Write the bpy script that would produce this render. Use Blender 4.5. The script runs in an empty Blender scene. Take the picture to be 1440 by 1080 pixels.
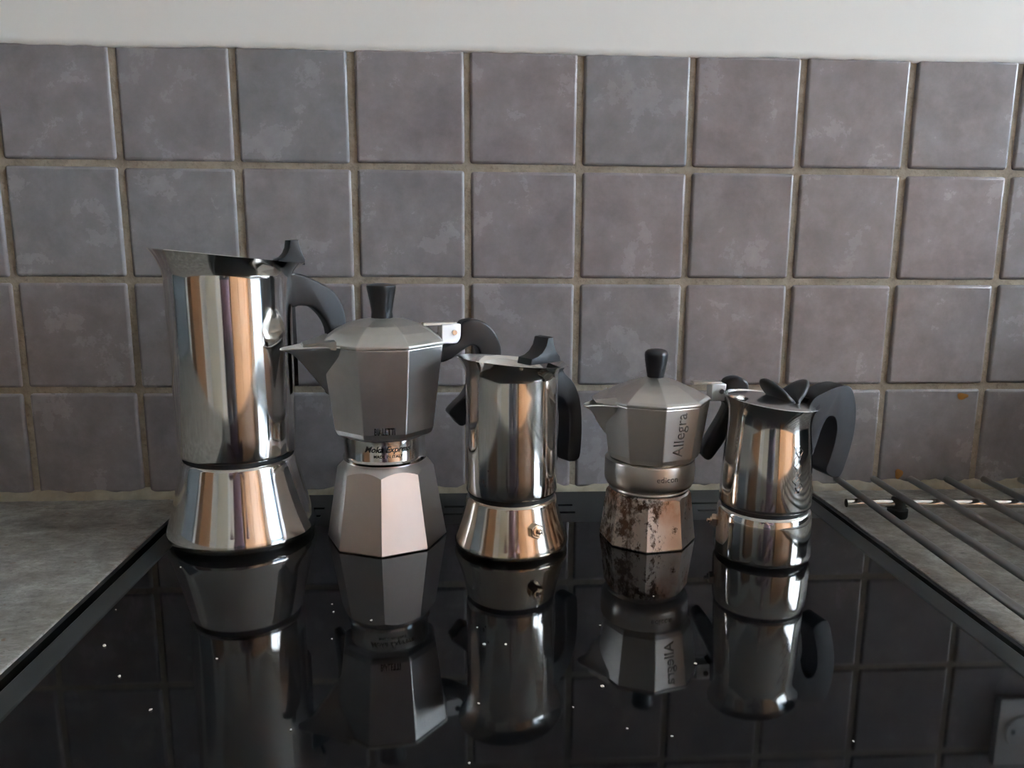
import bpy, bmesh, math, random
from math import sin, cos, pi, radians, sqrt, exp, atan2, hypot
from mathutils import Vector, Matrix
random.seed(7)
sc = bpy.context.scene
COL = sc.collection

# ------------------------------------------------------------------ camera
CAM = Vector((-0.0498, -0.7059, 1.1369))
YAW, PITCH, ROLL = radians(3.29), radians(10.45), radians(0.32)
fwd = Vector((sin(YAW)*cos(PITCH), cos(YAW)*cos(PITCH), -sin(PITCH)))
right = Vector((cos(YAW), -sin(YAW), 0)); up = right.cross(fwd)
r2 = cos(ROLL)*right + sin(ROLL)*up; u2 = -sin(ROLL)*right + cos(ROLL)*up
cam_d = bpy.data.cameras.new('camera'); cam_d.sensor_width = 36; cam_d.lens = 27.0
cam_d.clip_start = 0.01
cam = bpy.data.objects.new('camera', cam_d); COL.objects.link(cam)
m = Matrix.Identity(4)
for i in range(3):
    m[i][0], m[i][1], m[i][2], m[i][3] = r2[i], u2[i], -fwd[i], CAM[i]
cam.matrix_world = m
sc.camera = cam

# ------------------------------------------------------------------ light
world = bpy.data.worlds.new('world'); sc.world = world; world.use_nodes = True
bg = world.node_tree.nodes['Background']
bg.inputs['Color'].default_value = (0.78, 0.89, 1.0, 1); bg.inputs['Strength'].default_value = 5.0
WX, WY0, WY1, WZ0, WZ1 = 2.2, -1.80, -0.18, 0.12, 2.32      # glazed door in the right-hand wall
pl = bpy.data.lights.new('window_right_offscreen', 'AREA'); pl.shape = 'RECTANGLE'
pl.size = WZ1-WZ0; pl.size_y = WY1-WY0
pl.cycles.is_portal = True
po = bpy.data.objects.new('window_right_offscreen', pl); COL.objects.link(po)
po.location = (WX+0.16, (WY0+WY1)/2, (WZ0+WZ1)/2); po.rotation_euler = (0, radians(90), 0)
vs = sc.view_settings
vs.view_transform = 'Standard'; vs.look = 'None'; vs.gamma = 1; vs.use_curve_mapping = False
vs.exposure = 2.6
sc.cycles.max_bounces = 10; sc.cycles.diffuse_bounces = 5; sc.cycles.glossy_bounces = 6
sc.cycles.caustics_reflective = True; sc.cycles.blur_glossy = 0.6
sc.cycles.sample_clamp_indirect = 6.0
sc.cycles.use_denoising = True

# ------------------------------------------------------------------ helpers
def tag(o, label=None, cat=None, group=None, kind=None):
    if label: o['label'] = label
    if cat: o['category'] = cat
    if group: o['group'] = group
    if kind: o['kind'] = kind
    return o
def empty(name, loc=(0, 0, 0), rz=0):
    o = bpy.data.objects.new(name, None); COL.objects.link(o); o.empty_display_size = 0.02
    o.location = loc; o.rotation_euler = (0, 0, rz); return o
def finish(name, me, mat, parent=None, smooth=None):
    if smooth is not None:
        for p in me.polygons: p.use_smooth = True
        if smooth < 180: me.set_sharp_from_angle(angle=radians(smooth))
    if mat is not None: me.materials.append(mat)
    o = bpy.data.objects.new(name, me); COL.objects.link(o)
    if parent is not None: o.parent = parent
    return o
def from_bm(name, bm, mat, parent=None, smooth=None, recalc=True):
    if recalc: bmesh.ops.recalc_face_normals(bm, faces=bm.faces)
    me = bpy.data.meshes.new(name); bm.to_mesh(me); bm.free()
    return finish(name, me, mat, parent, smooth)
def add_box(bm, x0, x1, y0, y1, z0, z1):
    v = [bm.verts.new((x, y, z)) for x in (x0, x1) for y in (y0, y1) for z in (z0, z1)]
    for f in ((0,1,3,2),(4,6,7,5),(0,4,5,1),(2,3,7,6),(0,2,6,4),(1,5,7,3)):
        bm.faces.new([v[i] for i in f])
def box(name, b, mat, parent=None, bev=0, seg=2):
    bm = bmesh.new(); add_box(bm, *b)
    if bev:
        bmesh.ops.bevel(bm, geom=bm.edges[:], offset=bev, segments=seg, affect='EDGES', profile=0.5)
    o = from_bm(name, bm, mat, parent, 40 if bev else None)
    if bev: flat_big(o.data)
    return o
def flat_big(me):
    mx = sorted((p.area for p in me.polygons), reverse=True)[5]*.9
    for p in me.polygons:
        if p.area >= mx: p.use_smooth = False
def grid_mesh(name, rows, mat, parent=None, smooth=30, close=True, cap0=False, cap1=False):
    bm = bmesh.new(); R = [[bm.verts.new(p) for p in row] for row in rows]; n = len(rows[0])
    for a, b in zip(R, R[1:]):
        for i in range(n if close else n-1):
            j = (i+1) % n
            bm.faces.new((a[i], a[j], b[j], b[i]))
    if cap0: bm.faces.new(list(reversed(R[0])))
    if cap1: bm.faces.new(R[-1])
    bmesh.ops.remove_doubles(bm, verts=bm.verts, dist=1e-6)
    return from_bm(name, bm, mat, parent, smooth)
def lathe(name, prof, mat, parent=None, n=96, smooth=35, mod=None, cap0=False, cap1=False):
    rows = []
    for r, z in prof:
        row = []
        for i in range(n):
            a = 2*pi*i/n
            if mod: rr, zz = mod(r, z, a)
            else: rr, zz = r, z
            row.append((rr*cos(a), rr*sin(a), zz))
        rows.append(row)
    return grid_mesh(name, rows, mat, parent, smooth, True, cap0, cap1)
def spline(pts, k=6, closed=True):
    out = []; n = len(pts)
    rng = range(n) if closed else range(n-1)
    for i in rng:
        P = [pts[(i+d) % n] if closed else pts[max(0, min(n-1, i+d))] for d in (-1, 0, 1, 2)]
        for s in range(k):
            t = s/k
            out.append(tuple(0.5*((2*b)+(-a+c)*t+(2*a-5*b+4*c-d)*t*t+(-a+3*b-3*c+d)*t**3) for a, b, c, d in zip(*P)))
    if not closed: out.append(tuple(pts[-1]))
    return out
def extrude_outline(name, pts, w, mat, parent=None, bev=0.003, seg=3, wfun=None):
    """closed (r,z) outline extruded +-w along y, rims rounded"""
    bm = bmesh.new()
    A = [bm.verts.new((r, -(wfun(r, z) if wfun else w), z)) for r, z in pts]
    B = [bm.verts.new((r, (wfun(r, z) if wfun else w), z)) for r, z in pts]
    n = len(pts)
    fa = bm.faces.new(A); fb = bm.faces.new(list(reversed(B)))
    for i in range(n):
        bm.faces.new((A[i], B[i], B[(i+1) % n], A[(i+1) % n]))
    bmesh.ops.recalc_face_normals(bm, faces=bm.faces)
    if bev:
        ed = list(fa.edges)+list(fb.edges)
        bmesh.ops.bevel(bm, geom=ed, offset=bev, segments=seg, affect='EDGES', profile=0.5, clamp_overlap=True)
    return from_bm(name, bm, mat, parent, 40)
def tube(name, path, rad, mat, parent=None, n=12, smooth=50):
    rows = []; P = [Vector(p) for p in path]
    ref = Vector((0, 0, 1))
    for i, p in enumerate(P):
        t = (P[min(i+1, len(P)-1)]-P[max(i-1, 0)]).normalized()
        rf = ref if abs(t.dot(ref)) < 0.95 else Vector((1, 0, 0))
        s = t.cross(rf).normalized(); q = s.cross(t)
        r = rad[i] if isinstance(rad, (list, tuple)) else rad
        rows.append([tuple(p+r*(cos(2*pi*k/n)*s+sin(2*pi*k/n)*q)) for k in range(n)])
    return grid_mesh(name, rows, mat, parent, smooth, True, True, True)
def text_mesh(body, size, shear=0, offset=0, spacing=1.0, sx=1.0):
    cu = bpy.data.curves.new('tmp_text', 'FONT'); cu.body = body; cu.size = size; cu.align_x = 'CENTER'; cu.align_y = 'CENTER'
    cu.shear = shear; cu.offset = offset; cu.space_character = spacing; cu.resolution_u = 3
    o = bpy.data.objects.new('tmp_text', cu); COL.objects.link(o)
    dg = bpy.context.evaluated_depsgraph_get(); me = bpy.data.meshes.new_from_object(o.evaluated_get(dg))
    bpy.data.objects.remove(o); bpy.data.curves.remove(cu)
    for v in me.vertices: v.co.x *= sx
    return me
def text_on(name, me, fn, mat, parent):
    for v in me.vertices: v.co = fn(v.co.x, v.co.y)
    o = finish(name, me, mat, parent)
    md = o.modifiers.new('thick', 'SOLIDIFY'); md.thickness = 0.00012; md.offset = 1
    return o

# ------------------------------------------------------------------ materials
class NT:
    def __init__(s, name):
        s.mat = bpy.data.materials.new(name); s.mat.use_nodes = True
        s.t = s.mat.node_tree; s.b = s.t.nodes['Principled BSDF']
    def n(s, typ, **k):
        nd = s.t.nodes.new(typ)
        for a, v in k.items(): setattr(nd, a, v)
        return nd
    def l(s, a, b): s.t.links.new(a, b)
    def set(s, **k):
        for a, v in k.items():
            i = s.b.inputs[a.replace('_', ' ')]
            i.default_value = v+(1,) if isinstance(v, tuple) and len(v) == 3 else v
        return s
    def coord(s, kind='Object', scale=(1, 1, 1), rnd=False):
        tc = s.n('ShaderNodeTexCoord'); mp = s.n('ShaderNodeMapping'); mp.inputs['Scale'].default_value = scale
        s.l(tc.outputs[kind], mp.inputs['Vector'])
        if rnd:
            oi = s.n('ShaderNodeObjectInfo'); mu = s.n('ShaderNodeMath', operation='MULTIPLY'); mu.inputs[1].default_value = 37.0
            s.l(oi.outputs['Random'], mu.inputs[0]); s.l(mu.outputs[0], mp.inputs['Location'])
        return mp.outputs['Vector']
    def noise(s, vec, scale, detail=4, rough=0.55, dist=0.0):
        nd = s.n('ShaderNodeTexNoise'); nd.inputs['Scale'].default_value = scale; nd.inputs['Detail'].default_value = detail
        nd.inputs['Roughness'].default_value = rough; nd.inputs['Distortion'].default_value = dist
        s.l(vec, nd.inputs['Vector']); return nd.outputs['Fac']
    def ramp(s, fac, stops):
        r = s.n('ShaderNodeValToRGB'); e = r.color_ramp.elements
        while len(e) < len(stops): e.new(0.5)
        for el, (p, c) in zip(e, stops):
            el.position = p; el.color = (c+(1,)) if isinstance(c, tuple) else (c, c, c, 1)
        s.l(fac, r.inputs['Fac']); return r.outputs['Color']
    def mix(s, fac, a, b, blend='MIX'):
        x = s.n('ShaderNodeMix', data_type='RGBA', blend_type=blend)
        for sock, v in ((x.inputs[0], fac), (x.inputs[6], a), (x.inputs[7], b)):
            if isinstance(v, (int, float)): sock.default_value = v
            elif isinstance(v, tuple): sock.default_value = v+(1,)
            else: s.l(v, sock)
        return x.outputs[2]
    def maprange(s, fac, a, b):
        r = s.n('ShaderNodeMapRange'); r.inputs[3].default_value = a; r.inputs[4].default_value = b
        s.l(fac, r.inputs[0]); return r.outputs[0]
    def bump(s, h, strength=0.2, dist=0.001):
        b = s.n('ShaderNodeBump'); b.inputs['Strength'].default_value = strength; b.inputs['Distance'].default_value = dist
        s.l(h, b.inputs['Height']); s.l(b.outputs['Normal'], s.b.inputs['Normal'])
    def col(s, c): s.l(c, s.b.inputs['Base Color']); return s
    def rough(s, c): s.l(c, s.b.inputs['Roughness']); return s
def plain(name, c, rough=0.5, metal=0.0, spec=0.5, var=0.12, scale=30):
    k = NT(name).set(Roughness=rough, Metallic=metal)
    k.b.inputs['Specular IOR Level'].default_value = spec
    f = k.noise(k.coord(), scale, 3)
    k.col(k.mix(f, tuple(x*(1-var) for x in c), tuple(min(1, x*(1+var)) for x in c)))
    return k.mat

def mat_tile():
    k = NT('glazed grey tile').set(Metallic=0.0)
    v = k.coord(rnd=True)
    f1 = k.noise(v, 19, 8, 0.68, 0.12); f2 = k.noise(v, 55, 5, 0.6); f3 = k.noise(v, 260, 2)
    c = k.ramp(f1, [(0.30, (0.185, 0.172, 0.172)), (0.5, (0.285, 0.268, 0.270)), (0.72, (0.365, 0.346, 0.350))])
    c = k.mix(k.ramp(f2, [(0.35, 0.1), (0.65, 0.6)]), c, (0.225, 0.211, 0.212))
    oi = k.n('ShaderNodeObjectInfo')
    tint = k.ramp(oi.outputs['Random'], [(0.0, (0.97, 0.99, 1.0)), (0.5, (1.0, 0.985, 0.99)), (1.0, (1.05, 0.985, 0.985))])
    c = k.mix(1.0, c, tint, 'MULTIPLY')
    k.col(c); k.rough(k.maprange(f1, 0.18, 0.34)); k.b.inputs['Specular IOR Level'].default_value = 0.5
    k.bump(k.mix(0.3, f2, f3), 0.12, 0.0006)
    return k.mat
def mat_grout():
    k = NT('old cement grout').set(Roughness=0.9)
    v = k.coord(); f = k.noise(v, 40, 5, 0.7); g = k.noise(v, 300, 3)
    k.col(k.mix(k.ramp(g, [(0.55, 0.0), (0.75, 0.5)]), k.ramp(f, [(0.3, (0.24, 0.20, 0.15)), (0.7, (0.42, 0.36, 0.28))]), (0.14, 0.11, 0.08)))
    k.bump(g, 0.5, 0.001); return k.mat
def mat_paint(name, c, var=0.05):
    k = NT(name).set(Roughness=0.75); v = k.coord(); f = k.noise(v, 6, 5, 0.6)
    k.col(k.mix(f, tuple(x*(1-var) for x in c), c)); k.bump(k.noise(v, 120, 3), 0.06, 0.001); return k.mat
def mat_counter():
    k = NT('speckled grey laminate').set(Roughness=0.5)
    v = k.coord(scale=(1, 1.5, 1)); f = k.noise(v, 34, 8, 0.78, 0.3); g = k.noise(v, 210, 5, 0.75); h = k.noise(v, 9, 4)
    c = k.ramp(f, [(0.34, (0.135, 0.125, 0.105)), (0.5, (0.27, 0.255, 0.225)), (0.66, (0.45, 0.435, 0.40))])
    c = k.mix(k.ramp(g, [(0.55, 0.0), (0.68, 0.75)]), c, (0.085, 0.08, 0.07))
    c = k.mix(k.ramp(h, [(0.52, 0.0), (0.75, 0.45)]), c, (0.20, 0.15, 0.09))
    g2 = k.noise(k.coord(scale=(1, 1.6, 1)), 120, 2); c = k.mix(k.ramp(g2, [(0.66, 0.0), (0.74, 0.8)]), c, (0.19, 0.10, 0.05))
    k.col(c); k.rough(k.maprange(f, 0.42, 0.62)); k.bump(g, 0.15, 0.0006); return k.mat
def mat_glass_top():
    k = NT('black ceramic glass').set(Base_Color=(0.0045, 0.0045, 0.0048), Roughness=0.035)
    v = k.coord(); f = k.noise(v, 5, 5, 0.6, 0.6); g = k.noise(v, 900, 2)
    k.rough(k.maprange(f, 0.015, 0.06))
    k.col(k.mix(k.ramp(g, [(0.74, 0.0), (0.80, 1.0)]), (0.0045, 0.0045, 0.0048), (0.03, 0.03, 0.03)))
    k.b.inputs['IOR'].default_value = 1.40
    return k.mat
def mat_steel(name, c=(0.78, 0.76, 0.73), r0=0.05, r1=0.13, wav=0.05, stain=None):
    k = NT(name).set(Metallic=1.0)
    v = k.coord(); f = k.noise(k.coord(scale=(1, 1, 0.08)), 160, 4, 0.6); g = k.noise(v, 26, 4)
    col = k.mix(g, tuple(x*0.93 for x in c), c)
    if stain:
        s1 = k.noise(v, 45, 6, 0.7, 0.5); s2 = k.noise(v, 17, 3)
        col = k.mix(k.ramp(s2, [(0.35, 0.0), (0.7, 0.75)]), col, stain)
        col = k.mix(k.ramp(s1, [(0.64, 0.0), (0.72, 0.85)]), col, (0.07, 0.035, 0.015))
    k.col(col); k.rough(k.maprange(g, r0, r1))
    k.bump(f, wav, 0.0004); return k.mat
def mat_alu(name, c, rough=0.35, grain=0.15, blot=0.2, stain=0):
    k = NT(name).set(Metallic=1.0)
    v = k.coord(); f = k.noise(v, 60, 5, 0.65); g = k.noise(v, 600, 2); h = k.noise(v, 22, 4, 0.6, 0.3)
    col = k.mix(k.ramp(h, [(0.3, 0.0), (0.75, 1.0)]), tuple(x*(1-blot) for x in c), c)
    ro = k.maprange(f, rough*0.8, rough*1.2)
    if stain:
        vv = k.coord(scale=(1, 1, 0.7))
        n1 = k.noise(vv, 62, 8, 0.75, 0.2); n2 = k.noise(v, 30, 5, 0.6, 0.3); n3 = k.noise(vv, 190, 4, 0.7)
        sep = k.n('ShaderNodeSeparateXYZ'); tc = k.n('ShaderNodeTexCoord'); k.l(tc.outputs['Object'], sep.inputs[0])
        left = k.n('ShaderNodeMapRange'); left.inputs[1].default_value = 0.0045; left.inputs[2].default_value = -0.002
        k.l(sep.outputs['X'], left.inputs[0])
        thr = k.n('ShaderNodeMath', operation='MULTIPLY_ADD'); thr.inputs[1].default_value = 0.115; thr.inputs[2].default_value = 0.0
        k.l(left.outputs[0], thr.inputs[0])
        ad = k.n('ShaderNodeMath', operation='ADD'); k.l(n1, ad.inputs[0]); k.l(thr.outputs[0], ad.inputs[1])
        tint = k.ramp(n2, [(0.42, 0.0), (0.62, 0.8)])
        hi = k.n('ShaderNodeMapRange'); hi.inputs[1].default_value = 0.018; hi.inputs[2].default_value = 0.034; k.l(sep.outputs['Z'], hi.inputs[0])
        hm = k.n('ShaderNodeMath', operation='MULTIPLY_ADD'); hm.inputs[1].default_value = 0.8; hm.inputs[2].default_value = 0.25; k.l(hi.outputs[0], hm.inputs[0])
        tint = k.mix(1.0, tint, hm.outputs[0], 'MULTIPLY')
        col = k.mix(tint, col, (0.50, 0.20, 0.06))
        m1 = k.ramp(ad.outputs[0], [(0.585, 0.0), (0.625, 1.0)])
        m2 = k.ramp(n3, [(0.38, 0.25), (0.55, 1.0)])
        mm = k.mix(1.0, m1, m2, 'MULTIPLY')
        dark = k.mix(n2, (0.025, 0.015, 0.01), (0.16, 0.07, 0.025))
        col = k.mix(mm, col, dark)
        inv = k.n('ShaderNodeMath', operation='SUBTRACT'); inv.inputs[0].default_value = 1.0; k.l(mm, inv.inputs[1])
        k.l(inv.outputs[0], k.b.inputs['Metallic'])
        ro2 = k.n('ShaderNodeMath', operation='MULTIPLY_ADD'); ro2.inputs[1].default_value = 0.4; k.l(mm, ro2.inputs[0]); k.l(ro, ro2.inputs[2]); ro = ro2.outputs[0]
    k.col(col); k.rough(ro); k.bump(f, grain, 0.0003); return k.mat
def mat_wood(name, c0, c1, rough=0.4):
    k = NT(name).set(Roughness=rough)
    v = k.coord(scale=(6, 6, 0.5)); f = k.noise(v, 5, 6, 0.6, 0.8)
    k.col(k.mix(f, c0, c1)); return k.mat

M = dict(
    tile=mat_tile(), grout=mat_grout(), plaster=mat_paint('cream wall paint', (0.89, 0.86, 0.79)),
    ceiling=mat_paint('white ceiling paint', (0.80, 0.79, 0.76)), counter=mat_counter(),
    floor=mat_wood('oak floor', (0.34, 0.22, 0.13), (0.46, 0.32, 0.20)), glass_top=mat_glass_top(),
    enamel=plain('dark grey enamel', (0.034, 0.037, 0.036), 0.55, 0, 0.35), enamel_black=plain('black enamel', (0.008, 0.008, 0.008), 0.4),
    sealant=plain('yellowed sealant', (0.30, 0.26, 0.19), 0.6, var=0.4, scale=90),
    steel=mat_steel('polished stainless steel'), steel_inside=mat_steel('satin stainless steel', (0.74, 0.72, 0.69), 0.16, 0.26),
    steel_tint=mat_steel('heat tinted stainless steel', (0.74, 0.69, 0.62), 0.07, 0.17, 0.06, stain=(0.55, 0.36, 0.20)),
    rubber=plain('black rubber', (0.012, 0.012, 0.012), 0.6), plastic=plain('black bakelite', (0.016, 0.017, 0.019), 0.33, var=0.2),
    plastic_soft=plain('matte black plastic', (0.018, 0.019, 0.021), 0.45, var=0.2),
    alu_up=mat_alu('polished cast aluminium', (0.88, 0.87, 0.86), 0.33, 0.04, 0.22), alu_lid=mat_alu('dull cast aluminium', (0.70, 0.68, 0.63), 0.42, 0.2, 0.2),
    alu_base=mat_alu('brushed aluminium', (0.88, 0.84, 0.82), 0.36, 0.03, 0.06), alu_ring=mat_steel('polished aluminium', (0.66, 0.65, 0.63), 0.08, 0.16),
    alu_warm=mat_alu('satin aluminium', (0.92, 0.88, 0.83), 0.42, 0.05, 0.10), alu_warm_lid=mat_alu('satin aluminium lid', (0.68, 0.65, 0.61), 0.40, 0.12, 0.16),
    alu_ring2=mat_alu('turned aluminium', (0.66, 0.63, 0.58), 0.34, 0.05, 0.15), alu_stain=mat_alu('coffee stained aluminium', (0.92, 0.85, 0.79), 0.42, 0.04, 0.10, 1),
    bracket=mat_alu('bright hinge metal', (0.93, 0.94, 0.94), 0.55, 0.05, 0.05), brass=mat_steel('worn brass', (0.74, 0.60, 0.46), 0.14, 0.26),
    print_black=plain('black print', (0.010, 0.010, 0.010), 0.5), etch=plain('etched grey', (0.34, 0.325, 0.30), 0.6, 0.8),
    rack=mat_steel('rack steel', (0.30, 0.295, 0.285), 0.42, 0.5), rack_bar=mat_steel('rack bar steel', (0.78, 0.75, 0.70), 0.12, 0.2),
    wood=mat_wood('orange pine', (0.38, 0.175, 0.075), (0.54, 0.28, 0.13)), wood_brown=mat_wood('brown oak', (0.22, 0.11, 0.05), (0.34, 0.18, 0.09)),
    cream=plain('cream lacquer', (0.66, 0.62, 0.50), 0.35), white=plain('white enamel', (0.80, 0.80, 0.78), 0.3), socket=plain('white socket plastic', (0.72, 0.72, 0.70), 0.4),
    graphite=plain('graphite lacquer', (0.07, 0.08, 0.08), 0.4), frame=plain('white window frame', (0.78, 0.78, 0.76), 0.4), drip=plain('dried coffee', (0.05, 0.025, 0.01), 0.4), crumb=plain('pale crumb', (0.62, 0.58, 0.50), 0.8),
    render=plain('blue-grey render', (0.24, 0.30, 0.37), 0.9), terrace=plain('pale terrace paving', (0.085, 0.105, 0.125), 0.9), stain=plain('dried amber splash', (0.33, 0.15, 0.03), 0.35),
    cotton=plain('mauve cotton', (0.30, 0.20, 0.25), 0.9), denim=plain('grey denim', (0.10, 0.10, 0.12), 0.9), skin=plain('skin', (0.50, 0.31, 0.23), 0.5), hair=plain('dark hair', (0.03, 0.02, 0.015), 0.6),
)
k = NT('window pane glass').set(Roughness=0.0, Transmission_Weight=1.0); k.b.inputs['IOR'].default_value = 1.02
M['pane'] = k.mat

H = 0.904            # cooker surface
CT = 0.900           # worktop surface
P = 0.1              # tile pitch

# ------------------------------------------------------------------ the room
X0, X1, Y0, Y1, ZC = -2.0, WX, -2.6, 0.006, 2.5
wb = tag(box('wall_back', (X0-.1, X1+.1, Y1, Y1+.12, 0, ZC), M['plaster']), 'cream painted kitchen wall above and behind the grey tiles', 'wall', kind='structure')
tag(box('floor', (X0, X1, Y0, Y1, -.1, 0), M['floor']), 'wooden kitchen floor', 'floor', kind='structure')
tag(box('ceiling', (X0, X1, Y0, Y1, ZC, ZC+.1), M['ceiling']), 'white kitchen ceiling', 'ceiling', kind='structure')
tag(box('wall_left', (X0-.12, X0, Y0, Y1, 0, ZC), M['plaster']), 'cream painted side wall', 'wall', kind='structure')
tag(box('wall_front', (X0-.1, X1+.1, Y0-.12, Y0, 0, ZC), M['plaster']), 'cream painted wall opposite the cooker', 'wall', kind='structure')
bm = bmesh.new()
add_box(bm, X1, X1+.15, Y0, WY0, 0, ZC); add_box(bm, X1, X1+.15, WY1, Y1, 0, ZC)
add_box(bm, X1, X1+.15, WY0, WY1, WZ1, ZC); add_box(bm, X1, X1+.15, WY0, WY1, 0, WZ0)
tag(from_bm('wall_right', bm, M['plaster']), 'cream painted wall around the glazed door', 'wall', kind='structure')
win = tag(empty('window_1', (X1+.07, (WY0+WY1)/2, WZ0)), 'tall white framed glazed door letting in daylight', 'window', kind='structure')
bm = bmesh.new(); hw = (WY1-WY0)/2; hh = WZ1-WZ0
for a in (-hw, -.035, hw-.07): add_box(bm, -.03, .03, a, a+.07, 0, hh)
for a in (0, hh-.07): add_box(bm, -.03, .03, -hw, hw, a, a+.07)
from_bm('window_frame', bm, M['frame'], win)
for s in (-1, 1):
    y0, y1 = (-hw+.07, -.035) if s < 0 else (.035, hw-.07)
    box('pane', (-.003, .003, y0, y1, .07, hh-.07), M['pane'], win)
tag(box('sky_blocker_wall', (X1+3.2, X1+3.4, -5, 3, 0, 2.3), M['render']), 'unseen blue-grey rendered wall added beyond the terrace to block the low sky', 'light blocker', kind='structure')  # unseen wall, added to dim the low sky mirrored in the pots
tag(box('terrace', (X1+.15, X1+6, -5, 3, -.1, 0), M['terrace']), 'dark slate terrace paving outside the glazed door', 'terrace', kind='structure')
dr = tag(empty('door_1', (-.95, Y0, 0)), 'cream door in a cream frame opposite the cooker', 'door', kind='structure')
box('door_leaf', (-.42, .42, .0, .04, 0.005, 2.0), M['cream'], dr, .004)
bm = bmesh.new(); add_box(bm, -.5, -.42, 0, .06, 0, 2.08); add_box(bm, .42, .5, 0, .06, 0, 2.08); add_box(bm, -.5, .5, 0, .06, 2.0, 2.08)
from_bm('door_frame', bm, M['frame'], dr)
tube('door_handle', [(.34, .04, 1.0), (.34, .09, 1.0), (.24, .09, 1.0)], .01, M['steel_inside'], dr)

# grout bed and tiles (four rows)
ROWS = 4; ZT = 1.299; C0, C1 = -9, 12
gr = box('grout', (-.45+C0*P-.05, -.45+C1*P, .0022, .008, .895, ZT-.001), M['grout'], wb)
bm = bmesh.new(); TS = 0.0946
add_box(bm, -TS/2, TS/2, 0, .007, -TS/2, TS/2)
front = [e for e in bm.edges if all(v.co.y < 1e-6 for v in e.verts)]
side = [e for e in bm.edges if abs(e.verts[0].co.y-e.verts[1].co.y) > 1e-4]
bmesh.ops.bevel(bm, geom=front+side, offset=.0029, segments=4, affect='EDGES', profile=0.5)
bmesh.ops.recalc_face_normals(bm, faces=bm.faces)
tme = bpy.data.meshes.new('tile'); bm.to_mesh(tme); bm.free()
for p in tme.polygons: p.use_smooth = True
tme.set_sharp_from_angle(angle=radians(50))
max(tme.polygons, key=lambda p: p.area).use_smooth = False
for p in tme.polygons:
    if p.area > .5*TS*TS: p.use_smooth = False
tme.materials.append(M['tile'])
rt = random.Random(3)
for c in range(C0, C1):
    for r in range(ROWS):
        o = bpy.data.objects.new('tile', tme); COL.objects.link(o); o.parent = wb
        x = -.45+c*P+P/2+rt.uniform(-.0005, .0005); z = 1.202+.05-r*P+rt.uniform(-.0005, .0005)
        o.location = (x, rt.uniform(-.0006, .0006), z)
        o.rotation_euler = (rt.uniform(-.005, .005), rt.uniform(-.003, .003), rt.uniform(-.007, .007))
# ragged lower edge of the paint on the top of the tiles
bm = bmesh.new(); rows = []
n = 520; rp = random.Random(5)
lo = [ZT-.0012+rp.uniform(-.0007, .0007)+.0006*sin(i*.21) for i in range(n+1)]
for i in range(n+1):
    x = X0+.001+(X1-X0-.002)*i/n
    rows.append([(x, .0059, lo[i]), (x, .001, lo[i]), (x, -.0006, lo[i]+.0015), (x, -.0008, lo[i]+.006), (x, -.0008, ZC-.001)])
grid_mesh('paint_edge', rows, M['plaster'], wb, 60, close=False)
# sealant bead along the worktop
for nm, xa, xb in (('trim_1', -1.2, -.30), ('trim_2', -.29, .27), ('trim_3', .285, 1.2)):
    rows = []; n = int((xb-xa)/.006); rs = random.Random(int(xa*100)+900)
    ph = rs.random()*6
    for i in range(n+1):
        x = xa+(xb-xa)*i/n; h = .0075+.0016*sin(i*.9+ph)+rs.uniform(-.0012, .0018); d = .0065+rs.uniform(-.0015, .0015)
        rows.append([(x, .004, CT-.002), (x, -d, CT-.002), (x, -d*.8, CT+h*.35), (x, -d*.25, CT+h*.85), (x, .004, CT+h)])
    tag(grid_mesh(nm, rows, M['sealant'], None, 60, close=False), 'uneven yellowed sealant bead where the tiles meet the worktop', 'sealant', kind='structure')
# splash marks on tiles
def splat(x, z, rx, rz):
    pts = []
    for i in range(16):
        a = 2*pi*i/16; q = 1+.15*sin(3*a+1)
        pts.append((x+rx*q*cos(a), -.0012, z+rz*q*sin(a)))
    bm = bmesh.new(); c = bm.verts.new((x, -.0019, z)); V = [bm.verts.new(p) for p in pts]
    for i in range(16): bm.faces.new((c, V[i], V[(i+1) % 16]))
    return from_bm('splash_mark', bm, M['stain'], wb, 90)
splat(.4285, .9925, .0055, .0032); splat(-.4437, 1.015, .0, .0) if False else None
splat(.3725, .915, .004, .005)

# ------------------------------------------------------------------ worktops and base units
HL, HR = -.3105, .2835       # worktop ends either side of the cooker
def worktop(x0, x1, label, ex):
    t = tag(box('worktop', (x0, x1, -.62, .001, CT-.038, CT), M['counter'], None, .0012), label, 'worktop')
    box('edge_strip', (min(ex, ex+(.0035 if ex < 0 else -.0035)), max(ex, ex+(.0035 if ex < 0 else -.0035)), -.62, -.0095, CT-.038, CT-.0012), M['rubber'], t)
    return t
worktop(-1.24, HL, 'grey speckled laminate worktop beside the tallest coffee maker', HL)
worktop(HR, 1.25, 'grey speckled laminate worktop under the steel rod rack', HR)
def base_unit(x0, x1, label):
    t = tag(empty('base_cabinet', ((x0+x1)/2, -.29, 0)), label, 'cabinet'); w = (x1-x0)/2-.002
    box('body', (-w, w, -.27, .28, .1, CT-.039), M['cream'], t); box('plinth', (-w, w, -.22, .28, 0, .1), M['enamel'], t)
    d = box('door', (-w+.003, w-.003, -.29, -.271, .11, CT-.05), M['cream'], t, .002)
    tube('handle', [(w-.06, -.291, .70), (w-.06, -.315, .70), (w-.06, -.315, .82), (w-.06, -.291, .82)], .005, M['steel_inside'], d)
base_unit(-1.24, -.78, 'cream base cabinet next to the grey fridge'); base_unit(-.78, HL, 'cream base cabinet directly left of the cooker oven')
base_unit(HR, .76, 'cream base cabinet under the rod rack'); base_unit(.76, 1.25, 'cream base cabinet at the end nearest the glazed door')
fr = tag(empty('fridge', (-1.57, -.33, 0)), 'tall graphite grey fridge at the end of the worktop', 'fridge')
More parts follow.
